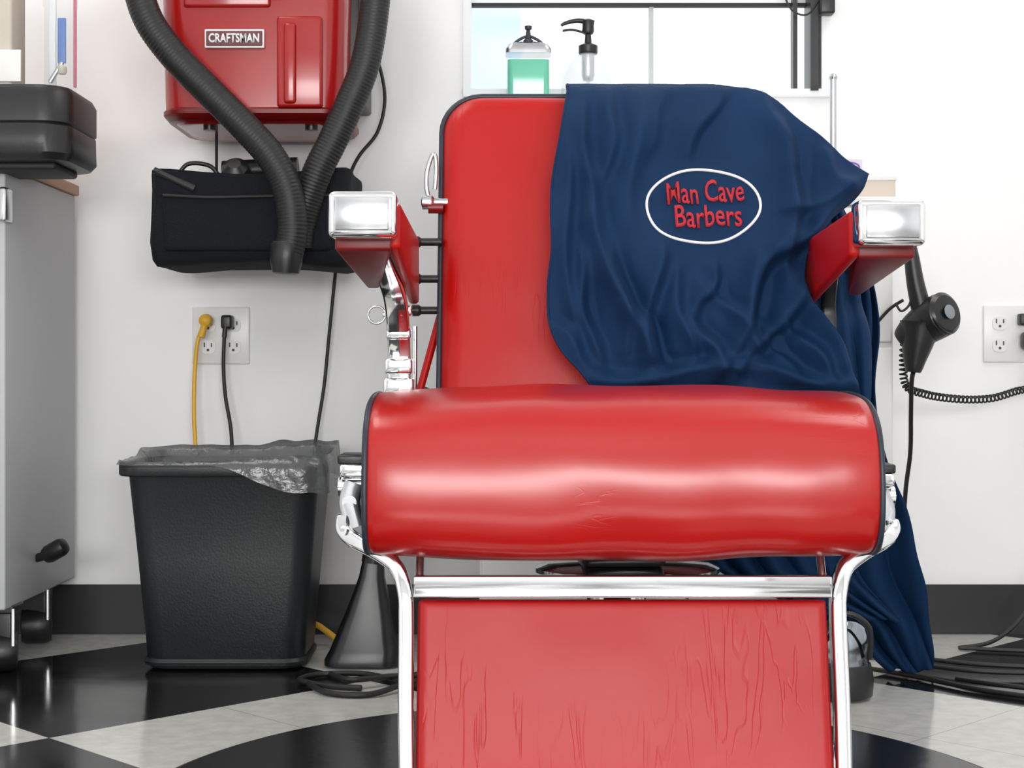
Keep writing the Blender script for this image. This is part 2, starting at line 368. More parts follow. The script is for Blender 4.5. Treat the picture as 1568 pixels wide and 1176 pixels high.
def arm(cx, cz, side, nm, zoff=0.0):
    z0 = zoff
    def X(a): return cx+side*a
    ft = [(X(-.042), 2.01, .703+z0), (X(.042), 2.01, .703+z0), (X(.042), 2.01, .755+z0), (X(-.042), 2.01, .755+z0)]
    bk = [(X(-.020), 2.37, .695+z0), (X(.042), 2.37, .695+z0), (X(.042), 2.37, .734+z0), (X(-.020), 2.37, .734+z0)]
    hexa('armrest_pad_'+nm, ft, bk, REDB, ch, .010)
    hexa('armrest_inner_panel_'+nm, [(X(.030), 2.03, .69+z0), (X(.046), 2.03, .69+z0), (X(.046), 2.03, .75+z0), (X(.030), 2.03, .75+z0)],
         [(X(.034), 2.37, .632+z0), (X(.050), 2.37, .632+z0), (X(.050), 2.37, .732+z0), (X(.034), 2.37, .732+z0)], REDB, ch, .006)
    hexa('armrest_outer_panel_'+nm, [(X(-.040), 2.03, .688+z0), (X(.035), 2.03, .688+z0), (X(.035), 2.03, .72+z0), (X(-.040), 2.03, .72+z0)],
         [(X(-.018), 2.25, .650+z0), (X(.0), 2.25, .650+z0), (X(.0), 2.25, .72+z0), (X(-.018), 2.25, .72+z0)], VACD, ch, .004)
    box('armrest_chrome_cap_'+nm, min(X(-.0435), X(.0435)), max(X(-.0435), X(.0435)), 1.985, 2.035, .701+z0, .760+z0, CHROME, ch, .008, 4)
    box('armrest_cap_face_'+nm, min(X(-.034), X(.034)), max(X(-.034), X(.034)), 1.982, 1.99, .710+z0, .752+z0, CHROMED, ch, .002, 2)
    bpts = [(X(.006), 2.10, .700+z0), (X(.010), 2.18, .680+z0), (X(.020), 2.27, .64+z0), (X(.022), 2.325, .58), (X(.022), 2.335, .50), (X(.022), 2.335, .38)]
    if side < 0: bpts = [(X(.012), 2.30, .69), (X(.004), 2.37, .64), (X(.002), 2.375, .60), (X(.004), 2.37, .56), (X(.022), 2.345, .50), (X(.022), 2.335, .38)]
    ribbon('armrest_bracket_'+nm, bpts, (1, 0, 0), .034 if side > 0 else .022, .014, CHROME if side > 0 else BLKP, ch)
    if side > 0:
        for z, h, w_ in ((.625, .012, .040), (.592, .014, .036), (.545, .018, .040), (.515, .022, .044)):
            box('bracket_collar_'+nm+str(int(z*1000)), X(.022)-w_/2, X(.022)+w_/2, 2.312, 2.352, z-h, z+h*.3, CHROME, ch, .004)
arm(-.190, .73, 1, 'left'); arm(.4825, .73, -1, 'right', -.010)
rod('recline_rod', (-.110, 2.40, .615), (-.140, 2.37, .50), .006, REDB, ch)
rod('chrome_strut', (-.148, 2.39, .60), (-.148, 2.39, .42), .004, CHROME, ch)
for i, z in enumerate((.728, .672, .624)):
    lathe(f'knob_{i+1}', [(.004, -.012), (.009, -.010), (.009, 0), (.006, .004), (.006, .035)], BLKP, (-.142, 2.385, z), (1, 0, 0), ch, 16)
tube('headrest_lever', [(-.113, 2.40, .79), (-.128, 2.40, .80), (-.131, 2.40, .83), (-.124, 2.40, .858), (-.118, 2.40, .862), (-.116, 2.40, .84), (-.118, 2.40, .81)], .0035, CHROMED, ch)
lathe('lever_hub', [(.004, -.006), (.011, -.004), (.011, .01), (.007, .014), (.007, .035)], CHROMED, (-.133, 2.40, .79), (1, 0, 0), ch, 20)
rod('lever_hub_red', (-.128, 2.40, .782), (-.105, 2.40, .782), .009, VACD, ch)
tube('towel_ring', [(-.203+.013*math.cos(a), 2.35, .616+.013*math.sin(a)) for a in [k*math.pi/6 for k in range(12)]], .0018, CHROMED, ch, closed=True, n=2)
rod('ring_pin', (-.192, 2.35, .616), (-.172, 2.34, .61), .003, CHROME, ch)
def mirror(x): return 2*CX-x
for s, nm in ((0, 'left'), (1, 'right')):
    fx = (lambda x: x) if s == 0 else mirror
    dz = 0 if s == 0 else -.012
    def bx(n_, x0, x1, *a):
        xa, xb = sorted((fx(x0), fx(x1))); box(n_+'_'+nm, xa, xb, *a)
    bx('hinge_cap', -.222, -.182, 1.99, 2.06, .413+dz, .425+dz, BLKP, ch, .003)
    bx('hinge_block', -.218, -.180, 1.98, 2.05, .397+dz, .413+dz, CHROME, ch, .003)
    rod('hinge_barrel_'+nm, (fx(-.221), 2.0, .384+dz), (fx(-.176), 2.0, .384+dz), .013, CHROME, ch)
    rod('hinge_bolt_'+nm, (fx(-.205), 1.975, .366+dz), (fx(-.205), 2.03, .366+dz), .009, CHROMED, ch)
    ribbon('hinge_plate_'+nm, [(fx(-.200), 2.0, .39+dz), (fx(-.206), 1.99, .365+dz), (fx(-.198), 1.98, .335+dz)], (0, 1, 0), .03, .026, CHROMED, ch)
    ribbon('footrest_frame_'+nm, [(fx(-.212), 1.985, .350+dz*.5), (fx(-.211), 1.97, .333), (fx(-.196), 1.945, .322), (fx(-.165), 1.925, .309), (fx(-.140), 1.91, .292), (fx(-.130), 1.90, .265), (fx(-.1275), 1.892, .23), (fx(-.1265), 1.868, .14), (fx(-.1235), 1.84, .03)], (0, 1, 0), .030, .018, CHROME, ch)
    rod('seat_hanger_'+nm, (fx(-.113), 1.945, .33), (fx(-.113), 1.91, .275), .005, CHROMED, ch)
box('footrest_crossbar', -.118, mirror(-.118), 1.880, 1.900, .259, .285, CHROME, ch, .002)
fl = math.hypot(.222, .055); ftilt = math.atan2(.055, .222)
MF = Matrix.Translation((CX, 1.895, .256)) @ Matrix.Rotation(-ftilt, 4, 'X') @ Matrix.Translation((0, 0, -fl/2))
puffpad('footrest_panel', .494, fl, .010, .003, REDW, MF, ch, corner=.006, topr=.006, front=-.012, back=.012)
pad('footrest_panel_back', .490, fl-.004, .006, [(.0, .008), (.0, .014), (.01, .016)], PIPE, MF, ch)
box('footrest_plate', -.13, mirror(-.13), 1.72, 1.86, .018, .034, CHROME, ch, .005)
box('seat_underframe', .09, .20, 2.02, 2.24, .278, .315, BLKP, ch, .01)
box('seat_underframe_rear', -.10, .36, 2.18, 2.26, .31, .335, BLKP, ch, .01)
lathe('swivel_plate', [(.0, .0), (.115, 0), (.125, .006), (.125, .012), (.11, .018), (.06, .022), (.0, .024)], CHROME, (.155, 2.12, .256), (0, 0, 1), ch, 48)
lathe('pedestal_column', [(.05, 0), (.05, .12), (.04, .13), (.04, .25)], CHROME, (.14, 2.10, .03), (0, 0, 1), ch, 40)
lathe('pedestal_base', [(.25, 0), (.25, .012), (.235, .03), (.16, .045), (.08, .06), (.05, .09)], CHROME, (.14, 2.10, .008), (0, 0, 1), ch, 64)
ribbon('back_hinge_left', [(-.05, 2.34, .33), (-.06, 2.40, .42), (-.06, 2.42, .55)], (1, 0, 0), .03, .01, CHROMED, ch)
ribbon('back_hinge_right', [(.34, 2.34, .33), (.35, 2.40, .42), (.35, 2.42, .55)], (1, 0, 0), .03, .01, CHROMED, ch)
box('back_frame', -.19, .46, 2.325, 2.35, .375, .40, CHROMED, ch, .004)
lathe('round_floor_mat', [(.0, 0), (.565, 0), (.565, .003), (.55, .008), (.545, .008), (0, .008)], mat('mat_rubber', (.012, .012, .013), .2, bump=.05), (.09, 1.915, .0005), (0, 0, 1), None, 128)

# ------------------------------------------------------------------ cape
cape = grp('barber_cape')
rows = [(.76, .10, .500, 2.515), (.90, .095, .515, 2.525), (.965, .09, .520, 2.50), (.979, .089, .522, 2.455), (.962, .087, .524, 2.402),
        (.908, .074, .525, 2.366), (.861, .066, .524, 2.350), (.822, .063, .522, 2.338), (.784, .061, .508, 2.327), (.752, .057, .468, 2.315),
        (.715, .056, .434, 2.305), (.68, .0555, .428, 2.297), (.645, .0556, .430, 2.289), (.597, .056, .455, 2.277), (.560, .070, .476, 2.264), (.530, .098, .488, 2.255), (.495, .128, .498, 2.252)]
NR = 12; R = cr(rows, NR); NU = 200; nr = len(R); CREST = 3*NR
def lerp_tab(tab, x):
    if x <= tab[0][0]: return tab[0][1]
    for (a, fa), (b, fb) in zip(tab, tab[1:]):
        if x <= b:
            t = (x-a)/(b-a); return fa+(fb-fa)*t
    return tab[-1][1]
ZT = cr([(.05, .972), (.10, .979), (.13, .975), (.20, .977), (.31, .972), (.36, .966), (.40, .946), (.43, .918), (.465, .885), (.50, .852), (.53, .828)], 6)
folds = [
    (.108, .96, .115, .76, .009, .012), (.150, .955, .140, .82, .009, .013), (.078, .87, .086, .61, .008, .010), (.117, .755, .200, .535, .010, .016),
    (.150, .70, .168, .56, .008, .012), (.385, .71, .300, .535, .010, .022), (.432, .665, .325, .53, .009, .020), (.262, .61, .300, .535, .008, .018),
    (.525, .815, .40, .765, .011, .014), (.515, .80, .385, .70, .010, .015), (.320, .965, .262, .855, .009, .012), (.385, .95, .42, .84, .011, .011),
    (.414, .88, .405, .68, .010, .016), (.425, .65, .50, .50, .011, .018), (.095, .70, .120, .55, .008, .011), (.215, .71, .188, .54, .009, .014),
    (.130, .520, .33, .535, .008, .012), (.33, .540, .50, .505, .009, .014), (.19, .95, .175, .75, .013, .011), (.24, .97, .20, .86, .011, .009),
    (.35, .70, .345, .55, .008, .010), (.46, .86, .50, .80, .009, .010), (.235, .68, .255, .55, .009, .013), (.40, .60, .46, .52, .008, .013), (.06, .60, .12, .53, .009, .010),
    (.30, .68, .27, .62, .007, .010), (.175, .62, .22, .54, .007, .012), (.355, .60, .40, .53, .007, .012), (.28, .66, .36, .56, .007, .009)]
def ridge(X, z):
    tot = 0
    for x0, z0, x1, z1, wd_, h in folds:
        h = h*1.5
        dx, dz = x1-x0, z1-z0; L2 = dx*dx+dz*dz
        t = ((X-x0)*dx+(z-z0)*dz)/L2
        if t < -.25 or t > 1.25: continue
        tc_ = max(0, min(1, t)); wob = .006*math.sin(t*6+x0*50)
        nx_, nz_ = -dz/math.sqrt(L2), dx/math.sqrt(L2)
        d = (X-x0)*nx_+(z-z0)*nz_+wob
        end = 1 if 0 <= t <= 1 else max(0, 1-abs(t-tc_)/.25)
        fade = end*(.35+.65*math.sin(math.pi*max(0.02, min(.98, t*.8+.1))))
        wv = wd_*(1.0 if d > 0 else 1.9)
        tot += h*fade*math.exp(-abs(d/wv)**1.5)
        tot -= .30*h*fade*math.exp(-((d-2.2*wd_)/(1.3*wd_))**2)
    return tot
bm = bmesh.new(); G = []
for i, (z, xl, xr, Y) in enumerate(R):
    v = i/(nr-1); row = []
    for j in range(NU+1):
        u = j/NU
        X = xl+(xr-xl)*u + .003*math.sin(v*23)*(1-u) + .004*math.sin(v*31+1)*u
        zt = lerp_tab(ZT, X)+.002*math.sin(X*70)
        zz = min(z, zt-.00015*abs(i-CREST))
        wgt = max(0, min(1, (i-CREST-2)/12))
        lx = (X-.285)/.098; lz = (zz-.777)/.070
        g_ = max(.03, 1-math.exp(-(lx*lx+lz*lz)**3))
        wgt *= max(0.15, min(1, (zz-.497)/.02))
        f_ = (ridge(X, zz)+.016*noise.noise(Vector((X*8, zz*6, 1.3)))+.005*noise.noise(Vector((X*24, zz*18, 4))))*g_
        f_ = max(f_, -.006)*wgt
        row.append(bm.verts.new((X, Y-.006*min(1, max(0, (i-CREST)/8))-f_-.005*wgt, zz)))
    G.append(row)
for i in range(nr-1):
    for j in range(NU): bm.faces.new([G[i][j], G[i][j+1], G[i+1][j+1], G[i+1][j]])
bmesh.ops.recalc_face_normals(bm, faces=bm.faces)
bvh = BVHTree.FromBMesh(bm)
co = finish('draped_cloth', bm, NAVY, cape, angle=180)
sm = co.modifiers.new('solid', 'SOLIDIFY'); sm.thickness = .002; sm.offset = 0
tube('cloth_hem', [tuple(co.data.vertices[i*(NU+1)].co) for i in range(0, nr, 3)], .0022, NAVY, cape, n=3)
def onto(X, z, off=.003):
    h = bvh.ray_cast(Vector((X, 1.0, z)), Vector((0, 1, 0)))
    return Vector((X, (h[0].y if h[0] else 2.3)-off, z))
LCX, LCZ = .281, .7750
oval = []
for k in range(72):
    a = 2*math.pi*k/72
    rx = .084*(1+.02*math.sin(3*a+1)); rz = .0565*(1+.025*math.sin(2*a+.5)+.03*math.sin(4*a))
    oval.append(onto(LCX+rx*math.cos(a), LCZ+rz*math.sin(a)+.05*rx*math.cos(a)*.3, .0012))
tube('logo_oval', oval, .0022, LOGOW, cape, seg=8, n=1, closed=True)
def logo_text(nm, s, w_, h_, cx, cz, rot):
    me = text_verts(s, w_, h_, .012)
    b2 = bmesh.new(); b2.from_mesh(me)
    bmesh.ops.triangulate(b2, faces=b2.faces)
    c_, s_ = math.cos(rot), math.sin(rot)
    pts = []
    for v in b2.verts:
        x = v.co.x*c_-v.co.y*s_; z = v.co.x*s_+v.co.y*c_
        z += .0015*math.sin(x*120)
        pts.append((v, cx+x, cz+z))
    for v, x, z in pts:
        # smooth local cloth depth: nearest of a few samples, so letters never sink in
        ymin = min(onto(x+dx, z+dz, 0).y for dx in (-.006, 0, .006) for dz in (-.008, 0, .008))
        v.co = Vector((x, ymin-.0022, z))
    g = bmesh.ops.extrude_face_region(b2, geom=list(b2.faces))
    for v in [e for e in g['geom'] if isinstance(e, bmesh.types.BMVert)]: v.co.y += .0042
    finish(nm, b2, LOGOR, cape, smooth=False)
logo_text('logo_text_top', 'Man Cave', .114, .034, .2855, .7965, .05)
logo_text('logo_text_bottom', 'Barbers', .098, .034, .2885, .760, .04)

def sheet(nm, rows, m, parent, nu=60, amp=.012, freq=5, ph=0, n=7):
    R = cr(rows, n); bm = bmesh.new(); G = []
    for i, (z, xl, xr, Y) in enumerate(R):
        v = i/(len(R)-1); row = []
        for j in range(nu+1):
            u = j/nu; X = xl+(xr-xl)*u
            s1 = math.sin(u*freq*math.pi+ph+2*math.sin(3*v)); s1 = 1-2*abs(s1)**.7
            f_ = amp*(.7*s1+.5*math.sin(u*freq*2.3*math.pi+4*v))
            f_ += amp*noise.noise(Vector((X*12, z*9, ph)))
            row.append(bm.verts.new((X, Y+f_, max(z+.004*math.sin(u*9+ph), .006))))
        G.append(row)
    for i in range(len(R)-1):
        for j in range(nu): bm.faces.new([G[i][j], G[i][j+1], G[i+1][j+1], G[i+1][j]])
    ob = finish(nm, bm, m, parent, angle=180)
    s = ob.modifiers.new('solid', 'SOLIDIFY'); s.thickness = .002; return ob
sheet('rear_drape', [(.80, .44, .52, 2.47), (.703, .50, .562, 2.48), (.602, .515, .583, 2.49), (.498, .51, .579, 2.52), (.391, .51, .611, 2.57), (.302, .50, .653, 2.61), (.222, .46, .678, 2.64), (.163, .46, .702, 2.67), (.1025, .57, .715, 2.70), (.0425, .62, .73, 2.72), (.010, .655, .735, 2.73)], NAVY, cape, amp=.014, freq=3)
sheet('rear_drape_under', [(.33, .24, .54, 2.58), (.27, .28, .56, 2.60), (.20, .34, .58, 2.62), (.15, .44, .62, 2.64), (.11, .55, .66, 2.66)], NAVY, cape, amp=.012, ph=2)
sheet('rear_upper', [(.80, .40, .50, 2.46), (.70, .40, .535, 2.45), (.64, .40, .54, 2.43), (.605, .40, .545, 2.40), (.57, .40, .548, 2.39), (.50, .43, .545, 2.38), (.44, .455, .54, 2.38)], NAVY, cape, amp=.006, ph=1)

# ------------------------------------------------------------------ wall vacuum
v = grp('wall_mounted_vacuum')
def zring(w_, d, r, z, cx, yc): return [(x, y, z) for x, y in rrect(w_, d, r, 6, cx, yc)]
vx = -.474; vy = 3.0
loft('tank_body', [zring(.27, .20, .05, .990, vx, 3.01), zring(.30, .24, .055, .990, vx, 3.01), zring(.325, .27, .06, 1.000, vx, 3.01), zring(.336, .285, .05, 1.012, vx, 3.005), zring(.336, .288, .045, 1.06, vx, 3.005), zring(.344, .292, .045, 1.25, vx, 3.005), zring(.35, .296, .045, 1.36, vx, 3.005), zring(.33, .28, .06, 1.40, vx, 3.005), zring(.25, .2, .06, 1.415, vx, 3.005)], VAC, v)
loft('tank_chin_band', [zring(.328, .276, .055, .993, vx, 3.008), zring(.342, .294, .05, 1.003, vx, 3.005), zring(.342, .296, .05, 1.010, vx, 3.005), zring(.336, .288, .05, 1.014, vx, 3.005)], VACD, v)
box('raised_panel', -.428, -.345, 2.848, 2.88, 1.012, 1.178, VAC, v, .006)
box('raised_rib', -.415, -.392, 2.842, 2.86, 1.018, 1.165, VAC, v, .006)
box('front_left_panel', -.60, -.44, 2.853, 2.88, 1.195, 1.33, VAC, v, .006)
tube('carry_handle', [(-.56, 2.86, 1.25), (-.54, 2.835, 1.228), (-.47, 2.825, 1.220), (-.40, 2.835, 1.228), (-.38, 2.86, 1.25)], .008, VAC, v)
box('label_border', -.559, -.451, 2.850, 2.858, 1.120, 1.154, LOGOW, v, .001, 1)
box('label_plate', -.556, -.454, 2.848, 2.856, 1.1235, 1.1505, mat('label_dark', (.12, .02, .025), .4), v, .001, 1)
text_obj('label_text', 'CRAFTSMAN', .092, .017, (-.505, 2.847, 1.137), LOGOW, v, .0015, .03)
box('wall_bracket', -.335, -.285, 2.95, YW, 1.05, 1.42, BLKP, v, .005)
box('wall_backplate', -.60, -.35, 3.14, YW, 1.02, 1.36, BLKP, v)
for i, x in enumerate((-.575, -.365)): rod(f'support_rod_{i+1}', (x, 3.05, 1.0), (x, 3.05, .89), .003, BLKM, v)
for i, x in enumerate((-.565, -.375)): rod(f'foot_{i+1}', (x, 2.93, .982), (x, 2.93, 1.0), .012, SMOKE, v)
rb = lambda L, t: .0270+.0004*math.sin(L*2*math.pi/.0065)
hp = [(-.55, 2.98, 1.43), (-.62, 2.90, 1.46), (-.675, 2.84, 1.38), (-.676, 2.81, 1.265), (-.655, 2.80, 1.172), (-.609, 2.80, 1.102), (-.541, 2.80, 1.032), (-.477, 2.80, .9676), (-.4306, 2.80, .915), (-.4014, 2.80, .857), (-.392, 2.80, .787), (-.4014, 2.80, .735)]
tube('hose_left_run', hp, .0245, HOSE, v, seg=18, n=45, rf=rb)
hp2 = [(-.40, 2.98, 1.43), (-.32, 2.92, 1.47), (-.255, 2.86, 1.40), (-.244, 2.83, 1.265), (-.250, 2.83, 1.172), (-.266, 2.83, 1.084), (-.296, 2.83, 1.008), (-.3256, 2.83, .944), (-.349, 2.83, .8976), (-.369, 2.835, .845), (-.383, 2.84, .80), (-.39, 2.845, .76)]
tube('hose_right_run', hp2, .0235, HOSE, v, seg=18, n=45, rf=rb)
lathe('hose_cuff', [(.018, -.022), (.024, -.020), (.029, .0), (.0295, .03), (.027, .035)], BLKP, (-.4035, 2.80, .727), (.05, 0, 1), v, 24)

b = grp('black_tool_bag')
def bring(w_, d, z, yc=2.985, cx=-.482):
    out = []
    for x, yy in perim(w_, d, .03, 90):
        n_ = noise.noise_vector(Vector((x*9, yy*9, z*9)))
        out.append((cx+x+.007*n_.x, yc+yy+.009*n_.y, z+.004*n_.z+(.006*math.cos(x*14) if z < .76 else -.006*math.cos(x*17) if z > .84 else 0)))
    return out
loft('bag_body', [bring(.325, .19, .727), bring(.345, .215, .730), bring(.355, .232, .742), bring(.362, .240, .77), bring(.364, .244, .80), bring(.368, .242, .83), bring(.370, .240, .86), bring(.374, .235, .888), bring(.373, .232, .897), bring(.362, .222, .898), bring(.35, .21, .86)], BAGM, b, angle=60)
box('front_pocket', -.635, -.33, 2.852, 2.875, .752, .85, BAGM, b, .008)
tube('pocket_hem', [(-.635, 2.851, .852), (-.55, 2.848, .848), (-.45, 2.85, .850), (-.33, 2.852, .852)], .003, BLKM, b)
tube('green_nozzle', [(-.60, 2.90, .875), (-.64, 2.89, .895), (-.655, 2.885, .892), (-.658, 2.885, .87)], .005, mat('dark_green_plastic', (.01, .09, .07), .3), b)
rod('crevice_tool', (-.58, 2.868, .865), (-.655, 2.868, .900), .010, BLKP, b, r2=.006)
tube('bag_cord_loop', [(-.62, 2.9, .89), (-.60, 2.9, .915), (-.56, 2.9, .912), (-.54, 2.9, .89)], .004, BLKP, b)
lathe('brush_attachment', [(.026, -.02), (.028, .0), (.024, .02), (.012, .03)], BLKP, (-.51, 2.90, .895), (0, -.8, .6), b, 24)
rod('extension_tube', (-.54, 2.93, .905), (-.40, 2.93, .912), .020, BLKP, b)
rod('extension_tube_2', (-.60, 2.99, .885), (-.44, 2.99, .90), .018, BLKM, b)
box('attachment_block', -.345, -.30, 2.90, 2.96, .875, .91, BLKP, b, .008)
rod('bag_hanger_left', (-.575, 3.06, .89), (-.575, YW, .92), .004, BLKM, b); rod('bag_hanger_right', (-.365, 3.06, .89), (-.365, YW, .92), .004, BLKM, b)

c = grp('vacuum_power_cord')
tube('hanging_cord', [(-.285, 3.14, 1.20), (-.262, 3.14, 1.13), (-.255, 3.14, 1.07), (-.27, 3.14, 1.01), (-.305, 3.14, .965), (-.325, 3.145, .925), (-.345, 3.15, .85), (-.352, 3.15, .76), (-.358, 3.15, .70), (-.368, 3.15, .60), (-.378, 3.15, .50), (-.395, 3.14, .38), (-.41, 3.12, .2), (-.42, 3.10, .02)], .0035, CORD, c)

# ------------------------------------------------------------------ outlets
def outlet(nm, x0, z0, S=.1165):
    o = grp(nm)
    box('cover_plate', x0, x0+S, YW-.006, YW, z0, z0+S, PLATE, o, .003)
    for i in (0, 1):
        cx = x0+S*(.28+.44*i)
        for k, cz in enumerate((z0+S*.30, z0+S*.68)):
            pts = rrect(.030, .027, .010, 4, cx, cz)
            loft(f'receptacle_{i}{k}', [[(x, YW-.0055, z) for x, z in pts], [(x, YW-.008, z) for x, z in pts]], PLATE, o)
            box(f'slot_a{i}{k}', cx-.0085, cx-.006, YW-.0088, YW-.007, cz, cz+.009, SLOT, o)
            box(f'slot_b{i}{k}', cx+.006, cx+.0085, YW-.0088, YW-.007, cz, cz+.008, SLOT, o)
            rod(f'ground_{i}{k}', (cx, YW-.0088, cz-.006), (cx, YW-.007, cz-.006), .0028, SLOT, o, 10)
    return o
outlet('wall_outlet', -.648, .546)
outlet('wall_outlet', .955, .550)
y = grp('yellow_extension_cord')
lathe('plug', [(.006, -.022), (.012, -.018), (.0135, 0), (.012, .006)], YEL, (-.6155, 3.17-.014, .634), (0, 1, 0), y, 16)
rod('plug_neck', (-.6155, 3.145, .630), (-.623, 3.14, .60), .007, YEL, y)
tube('cord', [(-.6175, 3.143, .625), (-.630, 3.14, .59), (-.636, 3.14, .52), (-.635, 3.13, .44), (-.630, 3.12, .37), (-.628, 3.11, .2), (-.63, 3.10, .05), (-.64, 3.08, .006), (-.66, 3.05, .006)], .0042, YEL, y)
y = grp('yellow_cord_end')
tube('cord', [(-.44, 3.06, .006), (-.41, 3.06, .030), (-.385, 3.05, .040), (-.355, 3.04, .024), (-.33, 3.03, .006)], .006, YEL, y)
k = grp('black_power_cord')
box('plug', -.584, -.562, 3.140, 3.172, .617, .645, BLKP, k, .005)
rod('plug_neck', (-.575, 3.145, .622), (-.577, 3.143, .600), .005, BLKP, k)
tube('cord', [(-.577, 3.143, .60), (-.578, 3.14, .54), (-.572, 3.13, .48), (-.560, 3.12, .42), (-.555, 3.11, .36), (-.55, 3.10, .2), (-.50, 3.09, .02)], .0038, CORD, k)

# ------------------------------------------------------------------ waste bin
t = grp('waste_bin'); tx = -.512; ty = 2.875
outer = [zring(.255, .17, .035, .004, tx, ty), zring(.275, .19, .04, .004, tx, ty), zring(.282, .197, .04, .014, tx, ty), zring(.312, .222, .04, .20, tx, ty), zring(.338, .245, .04, .345, tx, ty), zring(.340, .247, .04, .347, tx, ty), zring(.366, .268, .045, .347, tx, ty), zring(.370, .272, .045, .350, tx, ty), zring(.370, .272, .045, .366, tx, ty), zring(.366, .268, .043, .370, tx, ty), zring(.350, .252, .04, .369, tx, ty), zring(.335, .240, .04, .345, tx, ty), zring(.27, .185, .035, .02, tx, ty), zring(.2, .1, .03, .015, tx, ty)]
loft('bin_body', outer, TRASH, t)
loft('bin_base_lip', [zring(.290, .206, .04, .010, tx, ty), zring(.292, .208, .04, .016, tx, ty), zring(.286, .2, .04, .022, tx, ty)], TRASH, t, cap=(False, False))
bm = bmesh.new(); RR = []
prs = [(.380, .282, 'o'), (.379, .281, .6), (.377, .279, .25), (.370, .272, 't'), (.350, .252, 'i'), (.325, .23, 'j'), (.31, .215, 'k')]
def sstep(a, b_, x):
    t_ = max(0, min(1, (x-a)/(b_-a))); return t_*t_*(3-2*t_)
for w_, d, tag in prs:
    ring = []
    for i, (x, yy) in enumerate(perim(w_, d, .05, 200)):
        right = sstep(-.02, .14, x); back = sstep(-.02, .12, yy)
        nz = noise.noise(Vector((x*22, yy*22, 3)))
        drop = .003+.050*right*(1-.3*back)+.012*nz*right
        puff = .002+.010*right+.016*back+.006*nz
        s = 1+.012*nz*right
        if tag == 'o': z = .370-drop
        elif tag == .6: z = .370-drop*.6
        elif tag == .25: z = .370-drop*.25
        elif tag == 't': z = .3725+puff
        elif tag == 'i': z = .370+puff*.6
        elif tag == 'j': z = .335+.01*nz
        else: z = .26+.02*nz
        if tag == 't': s = 1+.01*nz
        ring.append(bm.verts.new((tx+x*s, ty+yy*s, z)))
    RR.append(ring)
for A, B in zip(RR, RR[1:]):
    for i in range(len(A)): bm.faces.new([A[i], A[(i+1) % len(A)], B[(i+1) % len(A)], B[i]])
finish('bin_liner_film', bm, LINER, t, angle=180)

# ------------------------------------------------------------------ left cabinet
g = grp('rolling_grey_cabinet')
box('carcass', -1.55, -.878, 2.715, 3.15, .117, .885, GREY, g, .004)
box('door_panel', -1.54, -.892, 2.700, 2.716, .13, .87, GREY, g, .003)
box('top_board', -1.56, -.872, 2.70, 3.16, .885, .906, WOOD, g, .003)
box('side_latch', -.885, -.872, 2.70, 2.74, .79, .85, CHROMED, g, .004)
loft('black_padded_top', [[(x, yy, z) for x, yy in rrect(.8-i_*2, .24-i_*2, .05, 8, -1.145, 2.735)] for i_, z in ((.03, .886), (.008, .888), (0, .899), (.001, .945), (.003, .948), (0, .951), (0, 1.000), (.006, 1.012), (.03, 1.016))], BLKP, g)
box('under_tray', -1.5, -.775, 2.66, 2.80, .874, .888, BLKM, g, .006)
rod('lever_arm', (-.885, 2.90, .185), (-.86, 2.885, .192), .008, BLKM, g)
lathe('lever_grip', [(.004, -.026), (.014, -.024), (.017, -.016), (.017, .012), (.014, .020), (.005, .023)], BLKP, (-.838, 2.88, .203), (1, -.25, .55), g, 20)
for i, (x, yy) in enumerate(((-.93, 3.07), (-.905, 2.78), (-1.5, 3.07), (-1.5, 2.78))):
    box(f'caster_plate_{i+1}', x-.03, x+.03, yy-.03, yy+.03, .105, .12, BLKP, g, .003)
    box(f'caster_fork_{i+1}', x-.026, x+.026, yy-.024, yy+.018, .05, .11, BLKP, g, .006)
    rod(f'caster_pin_{i+1}', (x+.030, yy-.03, .115), (x+.030, yy-.03, .05), .004, CHROME, g)
    lathe(f'caster_wheel_{i+1}', [(.006, -.030), (.032, -.028), (.036, -.018), (.036, .018), (.032, .028), (.006, .030)], BLKP, (x, yy-.005, .0365), (1, .3, 0), g, 28)

j = grp('beige_clipper_box')
hexa('case', [(-.93, 2.70, 1.016), (-.862, 2.70, 1.016), (-.862, 2.70, 1.25), (-.93, 2.70, 1.25)], [(-.93, 2.78, 1.016), (-.862, 2.78, 1.016), (-.862, 2.78, 1.25), (-.93, 2.78, 1.25)], BEIGE, j, .006)
box('case_trim', -.925, -.845, 2.695, 2.70, 1.03, 1.085, WHITE, j, .001)
j = grp('frosted_comb_jar')
lathe('jar', [(.026, 0), (.028, .003), (.028, .15), (.030, .155), (.030, .25)], CLEAR, (-.792, 2.75, 1.016), (0, 0, 1), j, 28)
box('blue_comb', -.795, -.780, 2.74, 2.744, 1.070, 1.150, BLUE, j, .002)
box('pale_comb', -.812, -.799, 2.745, 2.75, 1.03, 1.24, WINW, j, .002)
box('pink_comb', -.770, -.765, 2.75, 2.755, 1.03, 1.25, mat('pink', (.6, .12, .2), .5), j, .001)
rod('chrome_scissor_blade', (-.805, 2.73, 1.035), (-.785, 2.735, 1.07), .004, CHROMED, j)
lathe('amber_cap', [(.006, 0), (.008, .003), (.008, .012), (.004, .016)], BEIGE, (-.785, 2.735, 1.05), (0, 0, 1), j, 16)

